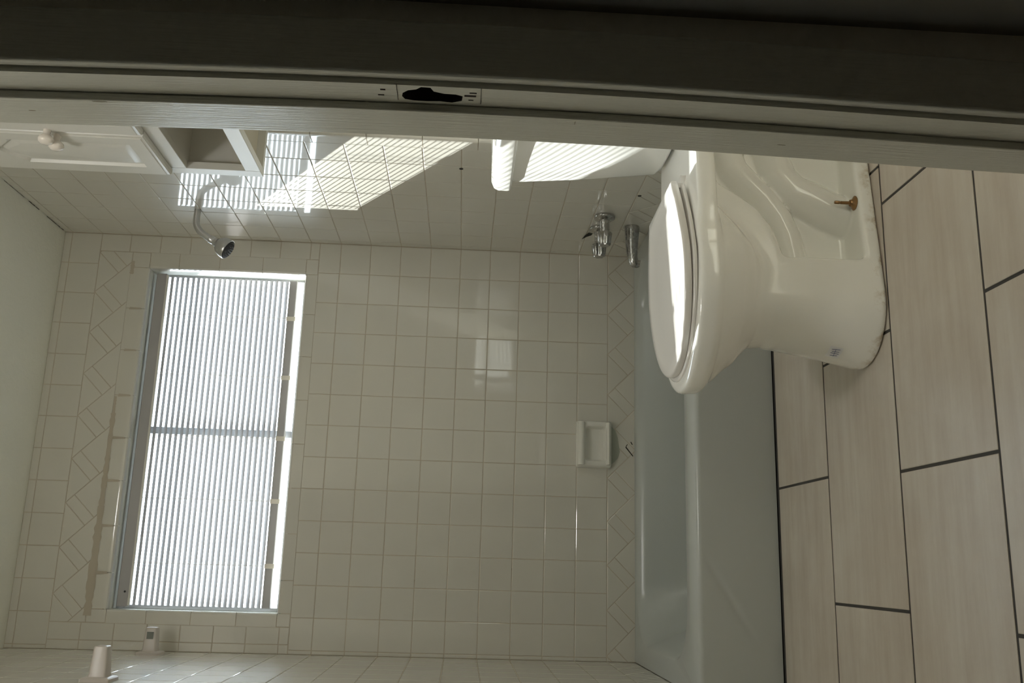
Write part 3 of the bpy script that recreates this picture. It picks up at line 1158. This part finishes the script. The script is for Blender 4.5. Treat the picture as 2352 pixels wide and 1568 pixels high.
make_tap(-.398, .389, 'chrome fluted tub tap nearer the toilet, above the spout')
make_tap(-.284, .390, 'chrome fluted tub tap nearer the back wall, beside a dark grout gap')
sp = empty('tub_spout', (0, -.312, .281))
tag(sp, 'tarnished chrome tub spout low on the right wall below the taps', 'spout')
rings = []
for x, r, zc, sq in ((0, .0245, 0, 1), (-.004, .0255, 0, 1), (-.012, .0250, 0, 1), (-.05, .0225, .001, 1), (-.085, .0195, .001, 1), (-.110, .0175, -.001, 1), (-.126, .0165, -.004, 1.05), (-.138, .0140, -.008, 1.15), (-.145, .0085, -.012, 1.2), (-.147, .002, -.013, 1)):
    rings.append([(x, r * math.cos(2 * PI * k / 28), zc + r * sq * math.sin(2 * PI * k / 28)) for k in range(28)])
MB().loft(rings).build('spout_body', M['chrome_old'], sp, smooth=True, angle=60)
MB().lathe([(0, .0125), (.016, .0130), (.0165, .0100), (.006, .0095)], (-.130, 0, -.010), (-.18, 0, -1), 24).build('spout_mouth', M['chrome_old'], sp, smooth=True, angle=40)

# ------------------------------------------------------------------ soap dish
sd = empty('soap_dish', (-.712, 0, .365))
tag(sd, 'white ceramic soap dish set in the back wall just above the tub', 'soap dish')
def rr2(w, h, r, y, n=6, dz=0):
    pts = []
    for cx, cz, a0 in ((w - r, -h + r, -90), (w - r, h - r, 0), (-w + r, h - r, 90), (-w + r, -h + r, 180)):
        for k in range(n + 1):
            a = math.radians(a0 + 90 * k / n)
            pts.append((cx + r * math.cos(a), y, cz + r * math.sin(a) + dz))
    return pts
MB().loft([rr2(.084, .064, .010, .0), rr2(.084, .064, .010, -.006), rr2(.080, .060, .012, -.024), rr2(.075, .055, .013, -.029), rr2(.064, .040, .013, -.0295, dz=-.004),
           rr2(.061, .037, .012, -.027, dz=-.004), rr2(.058, .033, .012, -.010, dz=-.004), rr2(.054, .029, .011, -.004, dz=-.004)]).build('dish_body', M['ceramic'], sd, smooth=True, angle=50)
lip = MB()
lip.loft([[(x, y, z) for (y, z) in ((-.020, .036), (-.036, .036), (-.041, .041), (-.042, .049), (-.038, .056), (-.028, .060), (-.020, .060))] for x in np.linspace(-.076, .076, 9)])
lip.build('grip_bar', M['ceramic'], sd, smooth=True, angle=60)
bot = MB()
bot.loft([[(x, y, z) for (y, z) in ((-.020, -.056), (-.038, -.055), (-.043, -.050), (-.041, -.044), (-.030, -.041), (-.020, -.041))] for x in np.linspace(-.074, .074, 9)])
bot.build('front_lip', M['ceramic'], sd, smooth=True, angle=60)

# ------------------------------------------------------------------ towel bar posts
def make_post(y, z, label, socket):
    t = empty('towel_bar_post', (XL, y, z))
    tag(t, label, 'towel bar post', 'empty towel bar posts on the left wall')
    def sq(a, b, x, r, n=4):
        pts = []
        for cy, cz, a0 in ((a - r, -b + r, -90), (a - r, b - r, 0), (-a + r, b - r, 90), (-a + r, -b + r, 180)):
            for k in range(n + 1):
                q = math.radians(a0 + 90 * k / n)
                pts.append((x, cy + r * math.cos(q), cz + r * math.sin(q)))
        return pts
    MB().loft([sq(.036, .036, .0, .004), sq(.036, .036, .007, .004), sq(.033, .033, .010, .004), sq(.025, .025, .0115, .004)]).build('base_plate', M['bracket'], t, smooth=True, angle=40)
    MB().loft([sq(.024, .0235, .010, .005), sq(.021, .021, .018, .005), sq(.018, .0175, .078, .005), sq(.0165, .016, .083, .005), sq(.013, .0125, .085, .004)]).build('post', M['bracket'], t, smooth=True, angle=40)
    if socket:
        MB().box((.049, -.0198, -.0105), (.071, -.0165, .0105)).build('bar_socket', M['socket_shade'], t)
    return t


M['socket_shade'] = mat_plain('shaded_socket_clay', (0.22, 0.23, 0.21, 1), 0.8)  # socket is a raised block; the shade of its hollow is in this colour
make_post(-.108, 1.803, 'ceramic towel bar post with its square socket facing out, next to the window wall', True)
make_post(-.770, 1.716, 'ceramic towel bar post on the left wall, the one nearer the viewer', False)

# ------------------------------------------------------------------ wall cabinet
cab = empty('wall_cabinet', (.018, -1.30, 1.36))
tag(cab, 'white wall cabinet with raised panel doors over an open cubby, above the toilet', 'cabinet')
inv_c = Matrix.Translation(-Vector(cab.location))
def cpart(mb, name, mat, p=None, **kw):
    o = mb.build(name, mat, p or cab, **kw)
    if p is None:
        o.matrix_parent_inverse = inv_c
    return o
CY0, CY1, CZ0, CZ1, CXF, CXB = -1.545, -1.062, 1.360, 2.035, -.200, .0175
cpart(MB().box((CXF + .019, CY1 - .016, CZ0), (CXB, CY1, CZ1)), 'side_panel', M['cab'], bevel=.001)
cpart(MB().box((CXF + .019, CY0, CZ0), (CXB, CY0 + .016, CZ1)), 'side_panel', M['cab'], bevel=.001)
cpart(MB().box((CXF + .019, CY0 + .016, CZ0 + .020), (CXB, CY1 - .016, CZ0 + .034)), 'bottom_panel', M['cab_raw'])
cpart(MB().box((CXF + .019, CY0 + .016, 1.545), (CXB, CY1 - .016, 1.559)), 'shelf', M['cab'])
cpart(MB().box((CXF + .019, CY0 + .016, CZ1 - .014), (CXB, CY1 - .016, CZ1)), 'top_panel', M['cab'])
cpart(MB().box((CXB - .006, CY0 + .016, CZ0 + .034), (CXB, CY1 - .016, CZ1 - .014)), 'back_panel', M['cab_raw'])
ff = MB()
ff.box((CXF, CY1 - .034, CZ0), (CXF + .019, CY1, CZ1)); ff.box((CXF, CY0, CZ0), (CXF + .019, CY0 + .034, CZ1))
ff.box((CXF, CY0 + .034, CZ0), (CXF + .019, CY1 - .034, CZ0 + .038)); ff.box((CXF, CY0 + .034, 1.543), (CXF + .019, CY1 - .034, 1.612))
ff.box((CXF, CY0 + .034, CZ1 - .03), (CXF + .019, CY1 - .034, CZ1))
cpart(ff, 'face_frame', M['cab'], bevel=.0012)


def make_door(y0, y1, knob_y, knob_z):
    """overlay door y0..y1 with a raised cathedral panel"""
    z0, z1 = 1.580, 2.000
    xo, xb = -.220, -.2012
    g = empty_part = None
    m = MB()
    # outer slab with routed edge
    def ring(i, x):
        return [(x, y0 + i, z0 + i), (x, y1 - i, z0 + i), (x, y1 - i, z1 - i), (x, y0 + i, z1 - i)]
    w = y1 - y0
    def panel(i, x, n=16):
        a, b = y0 + .042 + i, y1 - .050 - i
        zb, zt = z0 + .044 + i, 1.903 - i
        pts = [(x, a, zb), (x, b, zb), (x, b, zt)]
        for k in range(1, n):
            t = k / n
            hgt = .042 * (0.5 - 0.5 * math.cos(2 * PI * t))
            pts.append((x, b + (a - b) * t, zt + hgt))
        pts.append((x, a, zt))
        return pts
    m.loft([ring(0, xb), ring(0, xo + .008), ring(.003, xo + .004), ring(.006, xo + .003), ring(.009, xo)], True, False)
    # face between the door edge and the panel: bmesh fill
    ob = m.build('door', M['cab'])
    bm = bmesh.new(); bm.from_mesh(ob.data)
    A = [bm.verts.new(p) for p in ring(.009, xo)]
    P0 = [bm.verts.new(p) for p in panel(0, xo)]
    e = [bm.edges.new((A[i], A[(i + 1) % 4])) for i in range(4)] + [bm.edges.new((P0[i], P0[(i + 1) % len(P0)])) for i in range(len(P0))]
    bmesh.ops.triangle_fill(bm, use_beauty=True, use_dissolve=False, edges=e)
    prev = P0
    for i, x in ((.004, xo + .007), (.007, xo + .008), (.020, xo + .002), (.022, xo + .0015)):
        cur = [bm.verts.new(p) for p in panel(i, x)]
        for k in range(len(cur)):
            q = (k + 1) % len(cur)
            bm.faces.new((prev[k], prev[q], cur[q], cur[k]))
        prev = cur
    bm.faces.new(prev)
    bmesh.ops.remove_doubles(bm, verts=bm.verts, dist=1e-5)
    bmesh.ops.recalc_face_normals(bm, faces=bm.faces)
    bm.to_mesh(ob.data); bm.free()
    ob.parent = cab
    ob.matrix_parent_inverse = inv_c
    ob.data.polygons.foreach_set('use_smooth', [True] * len(ob.data.polygons))
    ob.data.set_sharp_from_angle(angle=math.radians(30))
    k = MB().lathe([(-.006, .010), (0, .0085), (.010, .0075), (.014, .011), (.018, .0155), (.024, .0170), (.029, .0150), (.033, .009), (.034, .002)], (xo, knob_y, knob_z), (-1, 0, 0), 28)
    ko = k.build('knob', M['knob'], ob, smooth=True, angle=50)
    return ob


make_door(-1.3005, -1.086, -1.287, 1.775)
make_door(-1.518, -1.3035, -1.317, 1.785)
